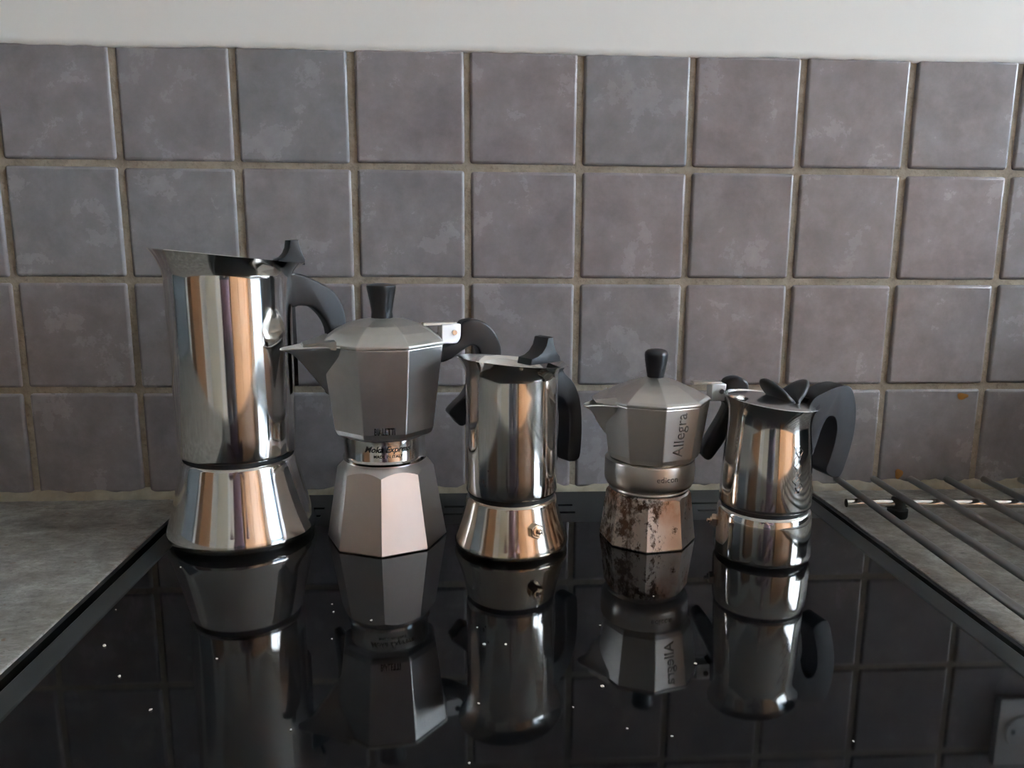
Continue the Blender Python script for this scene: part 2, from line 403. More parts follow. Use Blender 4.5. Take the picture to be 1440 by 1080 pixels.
box('body', (-.3, .3, -.27, .30, .02, 1.75), M['graphite'], fr, .01); box('door', (-.3, .3, -.325, -.275, .05, 1.74), M['graphite'], fr, .012)
box('foot', (-.28, .28, -.25, .28, 0, .02), M['rubber'], fr)
wc = tag(empty('wardrobe', (1.31, Y0+.24, 0)), 'tall orange pine cupboard beside the glazed door', 'cupboard')
box('body', (-.86, .86, -.23, .2, 0, 2.1), M['wood'], wc, .003)
for i in range(3):
    a = -.856+i*.572
    d = box('door', (a, a+.566, .201, .225, .08, 2.07), M['wood'], wc, .004)
    bm = bmesh.new(); bmesh.ops.create_uvsphere(bm, u_segments=16, v_segments=10, radius=.018, matrix=Matrix.Translation((a+.51, .24, 1.05)))
    from_bm('knob', bm, M['wood_brown'], d, 60)
sb = tag(empty('sideboard', (X0+.22, -1.6, 0)), 'brown oak dresser against the side wall', 'dresser')
box('body', (-.21, .2, -.45, .45, 0, 1.9), M['wood_brown'], sb, .004)
for s in (-.445, .005): box('door', (.201, .222, s, s+.44, .08, 1.85), M['wood_brown'], sb, .004)

# ------------------------------------------------------------------ cooker
ck = tag(empty('cooker', (0, 0, 0)), 'freestanding cooker with a black ceramic glass top and dark trim', 'cooker')
GX0, GX1, GY0, GY1 = -.2800, .2530, -.555, -.0900       # glass sheet
OX0, OX1, OY0, OY1 = -.2965, .2695, -.585, -.0095       # trim outside
box('oven_body', (OX0+.004, OX1-.004, OY0+.01, OY1-.002, .02, H-.022), M['enamel_black'], ck)
box('oven_door', (OX0+.01, OX1-.01, OY0-.015, OY0+.008, .18, .70), M['enamel_black'], ck, .004)
tube('oven_handle', [(OX0+.06, OY0-.018, .66), (OX0+.06, OY0-.045, .66), (OX1-.06, OY0-.045, .66), (OX1-.06, OY0-.018, .66)], .008, M['steel_inside'], ck)
for i in range(5):
    kb = lathe('control_knob', [(0, 0), (.02, 0), (.018, .022), (0, .024)], M['plastic'], ck, 24)
    kb.location = (-.21+i*.1, OY0+.008, .79); kb.rotation_euler = (radians(90), 0, 0)
box('glass_top', (GX0, GX1, GY0, GY1, H-.006, H), M['glass_top'], ck, .0006, 2)
zt = H-.0004
def trim_piece(name, b): return box(name, b, M['enamel'], ck, .0012, 2)
trim_piece('side_trim', (OX0, GX0-.0006, OY0, OY1, H-.022, zt)); trim_piece('side_trim', (GX1+.0006, OX1, OY0, OY1, H-.022, zt))
trim_piece('front_trim', (GX0-.0005, GX1+.0005, OY0, GY0-.0006, H-.022, zt))
# rear vent strip with slots
slots = []
for yy in (-.047, -.066):
    for xa, xb in ((-.262, -.178), (-.072, .0435), (.153, .243)): slots.append((xa, xb, yy))
bm = bmesh.new()
ya = GY1+.0006
for y0, y1 in ((ya, -.0683), (-.0637, -.0493), (-.0447, OY1)): add_box(bm, GX0-.0004, GX1+.0004, y0, y1, H-.02, zt)
for yy in (-.047, -.066):
    for xa, xb in ((GX0-.0004, -.262), (-.178, -.072), (.0435, .153), (.243, GX1+.0004)): add_box(bm, xa, xb, yy-.0023, yy+.0023, H-.02, zt)
from_bm('rear_vent_strip', bm, M['enamel'], ck)
box('vent_cavity', (GX0, GX1, ya+.002, OY1-.002, H-.0205, H-.0125), M['enamel_black'], ck)
for xa in (OX0+.03, OX1-.07):
    for y in (-.5, -.08): box('foot', (xa, xa+.04, y, y+.04, 0, .02), M['rubber'], ck)

# ------------------------------------------------------------------ coffee makers
def view_angle(c): return atan2(CAM.y-c[1], CAM.x-c[0])     # world angle from pot towards the camera
def nut(parent, r, z, ang, tilt, s=1.0, mat=None):
    """safety valve: hexagonal nut with stepped rings, axis along outward normal"""
    t = empty('safety_valve'); t.parent = parent
    Mx = Matrix.Translation((r*cos(ang), r*sin(ang), z)) @ Matrix.Rotation(ang, 4, 'Z') @ Matrix.Rotation(radians(90)-tilt, 4, 'Y')
    t.matrix_local = Mx
    hexa = [(.0056*s, -.003), (.0056*s, .0022*s), (.0050*s, .0030*s), (.0040*s, .0030*s)]
    o = lathe('safety_valve', hexa, mat or M['brass'], parent, 6, 20, cap0=True, cap1=True); o.matrix_local = Mx
    p2 = lathe('valve_stem', [(.0036*s, .0029*s), (.0036*s, .0042*s), (.0026*s, .0044*s), (.0026*s, .0036*s), (.0017*s, .0036*s), (.0016*s, .0062*s), (.0008*s, .0068*s), (0, .0069*s)], mat or M['brass'], o, 20, 35)
    bpy.data.objects.remove(t)
    return o

def flared_pot(name, loc, rz, label, d):
    """stainless pot: conical boiler, cylindrical top flaring into a slanted rim with spout at -x, lid, thumb lever, handle at +x"""
    t = tag(empty(name, (loc[0], loc[1], H), rz), label, 'coffee maker', 'moka coffee makers on the cooker')
    rb, rt_, zb = d['rb'], d['rt'], d['zb']
    e = d.get('edge', .006)
    prof = [(0, .0012), (rb-e-.006, .0012), (rb-e-.004, 0), (rb-e, .0003)]
    for i in range(7):
        a = -pi/2+pi/2*1.1*i/6; prof.append((rb-e+e*cos(a)*1.0, e+e*sin(a)))
    prof += [(rb+(rt_-rb)*q - .0006*sin(pi*q), e+(zb-.0025-e)*q) for q in (.15, .3, .45, .6, .75, .9, 1.0)]
    prof += [(rt_-.0004, zb-.0012), (rt_-.0018, zb), (rt_-.006, zb)]
    lathe('boiler', prof, d.get('base_mat', M['steel']), t, 128, 40)
    lathe('gasket', [(rt_-.007, zb-.002), (rt_-.0018, zb-.001), (rt_-.0016, zb+.0046), (rt_-.007, zb+.005)], M['rubber'], t, 96)
    z0 = zb+.0036; zf, zl = d['zf'], d['zl']; r0, r1 = d['r0'], d['r1']; rr = d['rr']; sl = d['slope']; bulge = d['bulge']
    def mod(r, z, a):
        q = max(0.0, (z-zf)/(zl-zf))
        da = (a-pi+pi) % (2*pi)-pi; da = abs(abs(da)-pi)          # angle away from the spout direction
        return r+q**1.6*bulge*exp(-(da/.33)**2), z-q*sl*cos(a)+q**2*d.get('tip', 0)*exp(-(da/.3)**2)
    outer = [(r0-.006, z0+.0006), (r0-.0016, z0), (r0-.0004, z0+.0008), (r0, z0+.0025)]
    for i in range(1, 8): q = i/8; outer.append((r0+(r1-r0)*q, z0+.0025+(zf-z0-.0025)*q))
    outer.append((r1, zf))
    for i in range(1, 8): q = i/7; outer.append((r1+(rr-r1)*(q**1.9), zf+(zl-zf)*q))
    inner = [(rr-.0006, zl+.0003), (rr-.0014, zl-.0004)]
    for i in range(6, -1, -1): q = i/7; inner.append((r1-.0013+(rr-r1)*(q**1.9), zf+(zl-zf)*q-.0003))
    inner += [(r1-.0013, zf-.02)]
    lathe('jug', outer+inner, M['steel'], t, 160, 50, mod)
    ql = d.get('lid_q', .3); zl_ = zf+(zl-zf)*ql; rl = r1+(rr-r1)*(ql**1.9)-.0018
    def lmod(r, z, a): return r, z-(r/rl)*sl*.45*cos(a)
    lathe('lid', [(0, zl_+.0012), (rl*.5, zl_+.001), (rl-.002, zl_), (rl, zl_-.0002), (rl-.001, zl_-.0022), (0, zl_-.001)], M['steel_inside'], t, 96, 40, lmod)
    lv = extrude_outline('thumb_lever', d['lever'], d['lw'], M['plastic_soft'], t, .0007, 2)
    extrude_outline('handle', spline(d['handle'], 5), d['hw'], M['plastic_soft'], t, .0028, 3)
    if 'strip' in d:
        a, b = d['strip']; box('handle_plate', (r0-.001, r0+.0035, -d['hw']*.8, d['hw']*.8, a, b), M['plastic_soft'], t, .001)
    return t

# tallest pot
c1 = (-.2325, -.1030)
rz1 = view_angle(c1)+pi/2+radians(10)
flared_pot('coffee_maker', c1, rz1, 'tallest coffee maker, polished stainless steel with flared rim and black handle', dict(
    rb=.0575, rt=.0438, zb=.0655, r0=.0448, r1=.0462, zf=.2055, zl=.2215, rr=.0556, slope=.0058, bulge=.0030, tip=.001, edge=.0075,
    lid_q=.35, lw=.0085, hw=.0085, strip=(.118, .205),
    lever=[(.0350, .2150), (.0362, .2190), (.0400, .2203), (.0430, .2233), (.0450, .2278), (.0460, .2335), (.0525, .2340), (.0532, .2290), (.0550, .2235), (.0570, .2190), (.0570, .2145)],
    handle=[(.0440, .2060), (.0520, .2075), (.0590, .2050), (.0680, .2005), (.0800, .1925), (.0878, .1760), (.0885, .1500), (.0850, .1230), (.0810, .1080), (.0760, .1065), (.0725, .1110), (.0745, .1350), (.0750, .1550), (.0715, .1690), (.0620, .1800), (.0520, .1825), (.0440, .1825)]))
# small flared pot with valve
c3 = (-.0169, -.1342)
rz3 = view_angle(c3)+pi/2+radians(37)
p3 = flared_pot('coffee_maker', c3, rz3, 'flared steel coffee maker with brown-tinted boiler and hexagonal valve, between the faceted ones', dict(
    rb=.0441, rt=.0349, zb=.0410, r0=.0353, r1=.0351, zf=.1335, zl=.1450, rr=.0424, slope=.0045, bulge=.0042, tip=.001, edge=.005, base_mat=M['steel_tint'],
    lid_q=.35, lw=.0086, hw=.0075, strip=(.06, .13),
    lever=[(.0110, .1415), (.0122, .1462), (.0180, .1475), (.0225, .1503), (.0262, .1550), (.0280, .1612), (.0330, .1616), (.0338, .1560), (.0362, .1505), (.0400, .1465), (.0410, .1420)],
    handle=[(.0340, .1300), (.0400, .1345), (.0440, .1365), (.0470, .1320), (.0570, .1225), (.0640, .1060), (.0660, .0850), (.0650, .0640), (.0620, .0590), (.0560, .0585), (.0515, .0620), (.0525, .0820), (.0520, .1000), (.0470, .1100), (.0400, .1140), (.0340, .1140)]))
va = view_angle(c3)-rz3+radians(27)
nut(p3, .0400, .0235, va, radians(14), 1.05)
for da, z, sz in ((-36, .0590, .0013), (-29, .0680, .0008), (-33, .0560, .0007)):      # dried coffee drips
    a = view_angle(c3)-rz3+radians(da); bm = bmesh.new(); bmesh.ops.create_uvsphere(bm, u_segments=12, v_segments=8, radius=1)
    bm.transform(Matrix.Translation((.0352*cos(a), .0352*sin(a), z)) @ Matrix.Rotation(a, 4, 'Z') @ Matrix.Diagonal((.0003, sz, sz*1.35, 1)))
    from_bm('coffee_drip', bm, M['drip'], p3, 90)

def ngon_r(a, verts):
    """unit polygon radius at angle a for vertex angles verts (sorted)"""
    n = len(verts)
    for i in range(n):
        a0, a1 = verts[i], verts[(i+1) % n]
        if a1 <= a0: a1 += 2*pi
        aa = a
        while aa < a0-1e-9: aa += 2*pi
        if aa <= a1+1e-9:
            h = (a1-a0)/2; return cos(h)/cos(aa-(a0+h))
    return 1.0
def ring_angles(verts, k):
    out = []; n = len(verts)
    for i in range(n):
        a0, a1 = verts[i], verts[(i+1) % n]
        if a1 <= a0: a1 += 2*pi
        for s in range(k): out.append(a0+(a1-a0)*s/k)
    return out

def faceted_pot(name, loc, rz, label, d):
    t = tag(empty(name, (loc[0], loc[1], H), rz), label, 'coffee maker', 'moka coffee makers on the cooker')
    vb = d['vb']; vu = d['vu']
    # boiler: polygonal frustum cut by a conical shoulder (arched facet tops)
    R0, R1, hz = d['R0'], d['R1'], d['hz']; rc, zc, ks = d['cone']      # cone radius rc at height zc, ks = dr/dz (negative)
    ang = ring_angles(vb, 12); rows = [[] for _ in range(9)]
    rn = d['neck']
    for a in ang:
        u = ngon_r(a, vb); s = u*(R1-R0)/hz
        za = (rc-ks*zc-u*R0)/(s-ks); ra = u*R0+s*za
        zn = zc+(rn+.0016-rc)/ks
        pr = [(u*R0*.90, .0008), (u*R0*.975, 0), (u*R0, .0012), (u*R0+s*za*.5, za*.5), (ra, za), (ra+(rn+.0016-ra)*.5, za+(zn-za)*.5), (rn+.0016, zn), (rn+.0003, zn+.0012), (rn, zn+.004)]
        for row, (r, z) in zip(rows, pr): row.append((r*cos(a), r*sin(a), z))
    bo = grid_mesh('boiler', rows, d['m_base'], t, 24, True, True, False)
    # threaded collar between boiler and jug
    lathe('collar', d['ring'], d['m_ring'], t, 96, 30)
    # jug
    zb, zt_, Rb, Rt = d['zb'], d['zt'], d['Rb'], d['Rt']; off = d.get('off', 0)
    vang = ring_angles(vu, 1)
    def ring(R, z, ang=vang, rnd=0): return [(R*cos(a)+off, R*sin(a), z) for a in ang]
    rows = [ring(Rb*.72, zb-.0002), ring(Rb*.86, zb), ring(Rb*.955, zb+.0022), ring(Rb, zb+.0062), ring(Rt, zt_), ring(Rt-.0018, zt_), ring(Rb-.002, zb+.008)]
    jg = grid_mesh('jug', rows, d['m_up'], t, None, True, False, True)
    bv = jg.modifiers.new('bev', 'BEVEL'); bv.width = .0007; bv.segments = 2; bv.limit_method = 'ANGLE'; bv.angle_limit = radians(25)
    # spout at -x: V-shaped beak
    ap = lambda z: (Rb+(Rt-Rb)*(z-zb-.0062)/(zt_-zb-.0062))
    sw, zs0, tipr = d['spw'], d['zs0'], d['tipr']; keel = d['keel']
    rows = []; K = 16
    kk = spline([(z, r) for z, r in keel], 4, False)
    ra = radians(d['rootang']); xT, yT = -Rt*.93*cos(ra), Rt*.93*sin(ra); xB = -keel[0][1]
    for z, rk in kk:
        q = max(0, min(1, (z-zs0)/(keel[-1][0]-zs0)))
        xr, wr, xk = xB+(xT-xB)*q, yT*q+.0003, -rk
        nose = min(.0010+.0050*q**3, wr*.6); row = []
        for i in range(K+1):
            a = -1+2*i/K; b = abs(a)
            if b <= .4:                                   # rounded nose
                th = b/.4*pi/2; x = xk+nose*.75*(1-cos(th)); y = nose*sin(th)
            else:
                f = (b-.4)/.6; x = xk+nose*.75+(xr-xk-nose*.75)*f; y = nose+(wr-nose)*f
            droop = d.get('droop', .003)*q**5*max(0, min(1, (xr-x)/max(1e-5, xr-xk)))**2
            row.append((x+off, y if a > 0 else -y, z-droop))
        rows.append(row)
    sp = grid_mesh('spout', rows, d['m_up'], t, 40, False)
    so = sp.modifiers.new('thick', 'SOLIDIFY'); so.thickness = .0012; so.offset = -1
    # lid with a flap over the spout
    prof = d['lid']; rows = [ring(R, z) for R, z in prof]
    ld = grid_mesh('lid', rows, d['m_lid'], t, None, True, True, False)
    bv = ld.modifiers.new('bev', 'BEVEL'); bv.width = .0006; bv.segments = 2; bv.limit_method = 'ANGLE'; bv.angle_limit = radians(14)
    zl = prof[1][1]; fx, fw = d['flap']
    bm = bmesh.new()
    x_in = -(Rt*.80)+off; w_in = sw*1.02
    top = [(x_in, -w_in, zl+.0055), (-fx+off, -fw, zl+.0016), (-fx+off, fw, zl+.0016), (x_in, w_in, zl+.0055)]
    bot = [(x_in, -w_in, zl-.0012), (-fx+off, -fw, zl-.0008), (-fx+off, fw, zl-.0008), (x_in, w_in, zl-.0012)]
    mid = (x_in+.004, 0, zl+.0075)
    A = [bm.verts.new(p) for p in top]; B = [bm.verts.new(p) for p in bot]
    bm.faces.new(A); bm.faces.new(list(reversed(B)))
    for i in range(4): bm.faces.new((A[i], B[i], B[(i+1) % 4], A[(i+1) % 4]))
    bmesh.ops.bevel(bm, geom=bm.edges[:], offset=.0005, segments=2, affect='EDGES')
    from_bm('spout_flap', bm, d['m_lid'], ld, 30)
    kn = lathe('knob', d['knob'], M['plastic'], t, d.get('kn', 48), 40, d.get('knmod'))
    kn.location = (off, 0, 0)
    # hinge: two bracket cheeks with a pin, lid tongue
    x0, x1, z0, z1 = d['hinge']
    hg = box('hinge', (x0, x1, -.0065, .0065, z0, z1), M['bracket'], t, .0008)
    box('lid_tongue', (x0-.014, x1-.003, -.0045, .0045, z1-.0008, z1+.0014), d['m_lid'], ld, .0005)
    pin = lathe('hinge_pin', [(0, -.0082), (.0019, -.0082), (.0022, -.0076), (.0022, .0076), (.0019, .0082), (0, .0082)], M['steel_inside'], hg, 20, 40)
    pin.rotation_euler = (radians(90), 0, 0); pin.location = (x0*.35+x1*.65, 0, (z0+z1)/2+.0012)
    extrude_outline('handle', spline(d['handle'], 5), d['hw'], M['plastic'], t, .0034, 4)
    return t

# large eight-sided pot
c2 = (-.1158, -.1131)
va2 = view_angle(c2); phi2 = radians(11); rz2 = va2+pi/2+phi2
loc_v = va2-rz2                               # local angle that faces the camera
def knob_scallop(r, z, a): return r*(1-.09*(0.5+0.5*cos(6*a))**2*min(1, max(0, (z-.178)/.004))*min(1, max(0, (.1985-z)/.003))), z
p2 = faceted_pot('coffee_maker', c2, rz2, 'largest eight-sided aluminium coffee maker with black scalloped lid knob and printed jug', dict(
    vb=[loc_v+radians(-5.5)+i*pi/4 for i in range(8)], vu=[loc_v+radians(22.5)+i*pi/4 for i in range(8)],
    R0=.0474, R1=.0376, hz=.060, cone=(.0365, .0595, -1.05), neck=.0308, m_base=M['alu_base'],
    ring=[(.029, .0655), (.0325, .0660), (.0330, .0680), (.0318, .0690), (.0314, .0700), (.0314, .0850), (.0306, .0862), (.029, .0866)], m_ring=M['alu_ring'],
    zb=.0858, zt=.1562, Rb=.0402, Rt=.0484, m_up=M['alu_up'], m_lid=M['alu_lid'],
    spw=.0270, zs0=.1150, rootang=37, tipr=.074,
    keel=[(.1150, .0385), (.1250, .0460), (.1380, .0555), (.1480, .0628), (.1530, .0672), (.1555, .0712), (.1578, .0762)],
    lid=[(.0470, .1560), (.0492, .1566), (.0492, .1588), (.0465, .1610), (.0390, .1662), (.0290, .1710), (.0180, .1742), (.0085, .1757)], flap=(.0605, .0085),
    knob=[(0, .1752), (.0082, .1752), (.0084, .1770), (.0080, .1800), (.0092, .1880), (.0106, .1950), (.0112, .1990), (.0110, .2002), (.0100, .2008), (.0060, .2016), (0, .2018)], kn=96, knmod=knob_scallop,
    hinge=(.0455, .0610, .1540, .1695),
    handle=[(.0440, .1400), (.0450, .1500), (.0500, .1525), (.0570, .1545), (.0605, .1600), (.0615, .1690), (.0660, .1722), (.0750, .1725), (.0840, .1680), (.0915, .1590), (.0950, .1470), (.0935, .1300), (.0860, .1120), (.0760, .0980), (.0660, .0885), (.0600, .0870), (.0545, .0935), (.0510, .0985), (.0560, .1045), (.0640, .1120), (.0720, .1260), (.0765, .1400), (.0755, .1490), (.0700, .1520), (.0620, .1480), (.0530, .1420)], hw=.0072))
# print on the jug front and collar
apf = lambda z: (.0402+(.0484-.0402)*(z-.092)/(.1562-.092))*cos(pi/8)+.00012
def facet_pt(ang, zmid, apfun):
    def fn(x, y):
        z = zmid+y; a = apfun(z)
        return Vector((a*cos(ang)-x*sin(ang), a*sin(ang)+x*cos(ang), z))
    return fn
text_on('brand_lettering', text_mesh('BIALETTI', .0074, offset=.00025, spacing=1.0, sx=.54), facet_pt(loc_v, .0945, apf), M['print_black'], p2)
def cyl_pt(r, ang0, zmid):
    def fn(x, y): return Vector((r*cos(ang0+x/r), r*sin(ang0+x/r), zmid+y))
    return fn
text_on('ring_lettering', text_mesh('Moka Express', .0066, shear=.35, spacing=.97, offset=.00012), cyl_pt(.03148, loc_v+.06, .0792), M['print_black'], p2)
text_on('ring_lettering', text_mesh('MADE IN ITALY', .0031, spacing=1.05, offset=.00006), cyl_pt(.03148, loc_v+.07, .0738), M['print_black'], p2)

# smaller satin pot with burnt boiler
c4 = (.0934, -.1239)
va4 = view_angle(c4); rz4 = va4+pi/2+radians(15); lv4 = va4-rz4
p4 = faceted_pot('coffee_maker', c4, rz4, 'small satin faceted coffee maker whose boiler facets are burnt and coffee stained', dict(
    vb=[lv4+radians(1.0)+i*pi/4 for i in range(8)], vu=[lv4+radians(-28+40*i) for i in range(9)],
    R0=.0380, R1=.0333, hz=.0385, cone=(.0333, .0385, -1.2), neck=.0302, m_base=M['alu_stain'],
    ring=[(.029, .0410), (.0312, .0418), (.0318, .0432), (.0312, .0444), (.0335, .0462), (.0350, .0490), (.0352, .0520), (.0352, .0648), (.0345, .0662), (.031, .0668)], m_ring=M['alu_ring2'],
    zb=.0660, zt=.1128, Rb=.0368, Rt=.0424, m_up=M['alu_warm'], m_lid=M['alu_warm_lid'], off=.0022,
    spw=.0205, zs0=.0830, rootang=32, tipr=.060,
    keel=[(.0830, .0335), (.0880, .0385), (.0960, .0440), (.1030, .0475), (.1070, .0505), (.1095, .0535), (.1120, .0560)],
    lid=[(.0410, .1126), (.0430, .1130), (.0430, .1150), (.0405, .1168), (.0300, .1222), (.0190, .1268), (.0090, .1302), (.0066, .1306)], flap=(.0480, .0075),
    knob=[(0, .1300), (.0063, .1300), (.0067, .1320), (.0077, .1380), (.0088, .1440), (.0091, .1478), (.0086, .1502), (.0070, .1517), (.0040, .1525), (0, .1527)],
    hinge=(.0455, .0570, .1120, .1255),
    handle=[(.0545, .1130), (.0560, .1250), (.0600, .1295), (.0680, .1305), (.0740, .1270), (.0755, .1190), (.0715, .1040), (.0625, .0860), (.0525, .0700), (.0470, .0640), (.0420, .0665), (.0410, .0720), (.0465, .0850), (.0535, .0980), (.0575, .1080)], hw=.0068))
R4 = lambda z: .0368+(.0424-.0368)*(z-.0722)/(.1128-.0722)
ap4 = lambda z: R4(z)*cos(radians(20))+.00012
fa = lv4+radians(-28+40+20)
def allegra(x, y):
    z = .0925+x; a = ap4(z); xx = -y
    return Vector((a*cos(fa)-xx*sin(fa)+.0022, a*sin(fa)+xx*cos(fa), z))
text_on('etched_lettering', text_mesh('Allegra', .0125, offset=.0001, sx=.98), allegra, M['etch'], p4)
text_on('ring_lettering', text_mesh('edicon', .0062, offset=.0001, spacing=1.05), cyl_pt(.03528, lv4+radians(24), .0575), M['etch'], p4)

# smallest conical pot
c5 = (.1728, -.1627)
va5 = view_angle(c5); rz5 = va5+pi/2+radians(35); lv5 = va5-rz5
p5 = tag(empty('coffee_maker', (c5[0], c5[1], H), rz5), 'smallest polished steel coffee maker with butterfly lid knob and looped black handle', 'coffee maker', 'moka coffee makers on the cooker')
e = .005; rb = .0354
prof = [(0, .0012), (rb-.012, .0012), (rb-.009, 0), (rb-e, .0003)]
for i in range(7):
    a = -pi/2+pi/2*i/6; prof.append((rb-e+e*cos(a), e+e*sin(a)))
prof += [(.0354, .012), (.0351, .022), (.0347, .031), (.0340, .0365), (.0328, .0385), (.0315, .0390), (.028, .0392)]
lathe('boiler', prof, M['steel'], p5, 128, 40)
lathe('gasket', [(.027, .038), (.0316, .0385), (.0316, .0430), (.027, .044)], M['rubber'], p5)
def rim5(r, z, a):
    q = max(0.0, (z-.098)/(.1195-.098)); da = abs(((a-pi+pi) % (2*pi))-pi); da = abs(da-pi)
    return r+q**1.5*.0040*exp(-(da/.42)**2), z-q*.0040*cos(a+radians(25))+q*q*.0008*exp(-(da/.4)**2)
outer = [(.028, .0418), (.0322, .0414), (.0332, .0422), (.0333, .0445), (.0329, .055), (.0322, .068), (.0313, .081), (.0303, .092), (.0297, .099), (.0294, .104), (.0297, .109), (.0306, .1135), (.0322, .1170), (.0338, .1195)]
inner = [(.0334, .1199), (.0326, .1193), (.031, .1165), (.0296, .1135), (.0287, .109), (.0285, .104), (.0290, .095), (.0312, .068), (.0318, .050), (.030, .046), (0, .0455)]
lathe('jug', outer+inner, M['steel'], p5, 160, 50, rim5)
def lid5(r, z, a):
    da = abs(abs((a % (2*pi))-pi)); q = max(0.0, 1-(da/.34)**4)       # pouring notch cut into the edge at the spout
    r2_ = min(r, .0312-.0105*q); return r2_, z-(r2_/.0312)*.0038*cos(a+radians(25))
lathe('lid', [(0, .1216), (.012, .1214), (.024, .1206), (.0300, .1193), (.0312, .1188), (.0308, .1178), (.028, .1176), (0, .1176)], M['steel_inside'], p5, 96, 40, lid5)
# butterfly knob: two leaf-shaped wings rising in a V
def wing(sgn, lean, L, sk):
    out = spline([(-.0118, 0), (-.0120, .16*L), (-.0095+sk*.3, .5*L), (-.0045+sk*.7, .83*L), (.001+sk, L), (.0065+sk, .97*L), (.0105+sk*.8, .78*L), (.0122+sk*.4, .45*L), (.0108, .13*L), (.0090, 0)], 4)
    bm = bmesh.new(); rows = []
    for h, q in ((-.0008, .55), (0, .86), (.0009, .97), (.0022, 1), (.0034, .97), (.0042, .84)):
        rows.append([bm.verts.new((h, (y-.0005-sk*.5)*q+.0005+sk*.5, (l-.45*L)*q+.45*L)) for y, l in out])
    n = len(out)
    for a, b in zip(rows, rows[1:]):
        for i in range(n): bm.faces.new((a[i], a[(i+1) % n], b[(i+1) % n], b[i]))
    bm.faces.new(list(reversed(rows[0]))); bm.faces.new(rows[-1])
    if sgn < 0: bm.transform(Matrix.Scale(-1, 4, (1, 0, 0)))
    bm.transform(Matrix.Translation((.0115, .001, .1192)) @ Matrix.Rotation(radians(10), 4, 'Z') @ Matrix.Rotation(sgn*lean, 4, 'Y'))
    return from_bm('knob_wing', bm, M['plastic'], p5, 50)
wing(-1, radians(38), .0215, .003); wing(1, radians(50), .0235, -.005)
lathe('knob_base', [(0, .1195), (.0055, .1195), (.0050, .1225), (.0030, .1240), (0, .1245)], M['plastic'], p5, 32).location = (.0115, 0, -.0015)
extrude_outline('handle', spline([(.0255, .1120), (.0300, .1210), (.0390, .1255), (.0500, .1290), (.0590, .1290), (.0640, .1240), (.0675, .1120), (.0680, .0950), (.0650, .0780), (.0600, .0620), (.0560, .0585), (.0500, .0600), (.0455, .0650), (.0480, .0740), (.0510, .0860), (.0520, .0980), (.0490, .1060), (.0430, .1060), (.0385, .0980), (.0350, .0860), (.0320, .0790), (.0300, .0860), (.0280, .0980)], 5), .0098, M['plastic_soft'], p5, .0032, 4)
hp = lathe('hinge_pin', [(0, -.0062), (.0016, -.0062), (.0016, .0062), (0, .0062)], M['bracket'], p5, 16); hp.rotation_euler = (radians(90), 0, 0); hp.location = (.0345, 0, .1195)
box('hinge', (.027, .036, -.0055, .0055, .1165, .1205), M['plastic_soft'], p5, .0008)
nut(p5, .0349, .0235, lv5-radians(82), radians(2), .95)
# embossed wavy relief down the side of the jug
for j in range(4):
    pts = []
    for i in range(30):
        q = i/29; z = .058+.034*q; r = .0329-(z-.055)*.075+.0003; a = lv5+radians(38+3.0*j)+.05*sin(q*17+j*1.9)+.02*sin(q*41+j)
        pts.append((r*cos(a), r*sin(a), z))
    tube('embossed_relief', pts, .00024, M['steel'], p5, 6)

# ------------------------------------------------------------------ rod rack
rk = tag(empty('cooling_rack', (.29, -.08, CT), radians(-3.0)), 'steel rod rack on black rubber feet standing on the worktop', 'rack')
for i in range(7):
    x = .0035+i*.0348
    pth = [(x, .052, .0195), (x, -.42, .0195)]
    tube('rod', pth, .0031, M['rack'], rk, 12)
for y in (.003, -.37): tube('cross_bar', [(-.008, y, .0125), (.235, y, .0125)], .0038, M['rack_bar'], rk, 14)
for x, y in ((.038, .003), (.205, .003), (.038, -.37), (.205, -.37)):
    f = lathe('foot', [(0, 0), (.0078, 0), (.0085, .0015), (.0085, .0075), (.0060, .0085), (.0060, .017), (0, .0175)], M['rubber'], rk, 28); f.location = (x, y, 0)

# ------------------------------------------------------------------ wall socket (shows in the glass top)
sk = tag(empty('wall_socket', (.552, -.001, 1.175)), 'white double wall socket set on the grey tiles', 'socket')
holes = [(sx+hx-.0026, sx+hx+.0026) for sx in (-.022, .022) for hx in (-.0095, .0095)]
bm = bmesh.new(); xs = [-.049]+[v for h in holes for v in h]+[.049]
add_box(bm, -.049, .049, -.008, 0, .0026, .038); add_box(bm, -.049, .049, -.008, 0, -.038, -.0026)
for a, b in zip(xs[0::2], xs[1::2]): add_box(bm, a, b, -.008, 0, -.0026, .0026)
from_bm('plate', bm, M['socket'], sk)
for sx in (-.022, .022):
    lathe('socket_ring', [(.0175, 0), (.019, 0), (.019, .0022), (.0175, .0022)], M['socket'], sk, 32).matrix_local = Matrix.Translation((sx, -.0078, 0)) @ Matrix.Rotation(radians(90), 4, 'X')
for a, b in holes: box('contact', (a+.0004, b-.0004, -.0018, -.0002, -.0022, .0022), M['brass'], sk)

# ------------------------------------------------------------------ bread bin further along the worktop
bb = tag(empty('bread_bin', (.80, -.21, CT)), 'dark roll-top bread bin on the worktop beyond the wall socket', 'bread bin')
extrude_outline('body', [(-.165, .004), (-.165, .13), (-.15, .18), (-.11, .215), (-.05, .23), (.165, .23), (.165, .004)], .17, M['graphite'], bb, .004, 2)
tube('handle', [(-.168, -.05, .10), (-.185, -.05, .10), (-.185, .05, .10), (-.168, .05, .10)], .005, M['steel_inside'], bb)
for sx in (-.14, .14):
    for sy in (-.14, .14): lathe('foot', [(0, 0), (.012, 0), (.012, .0045), (0, .0045)], M['rubber'], bb, 20).location = (sx, sy, 0)

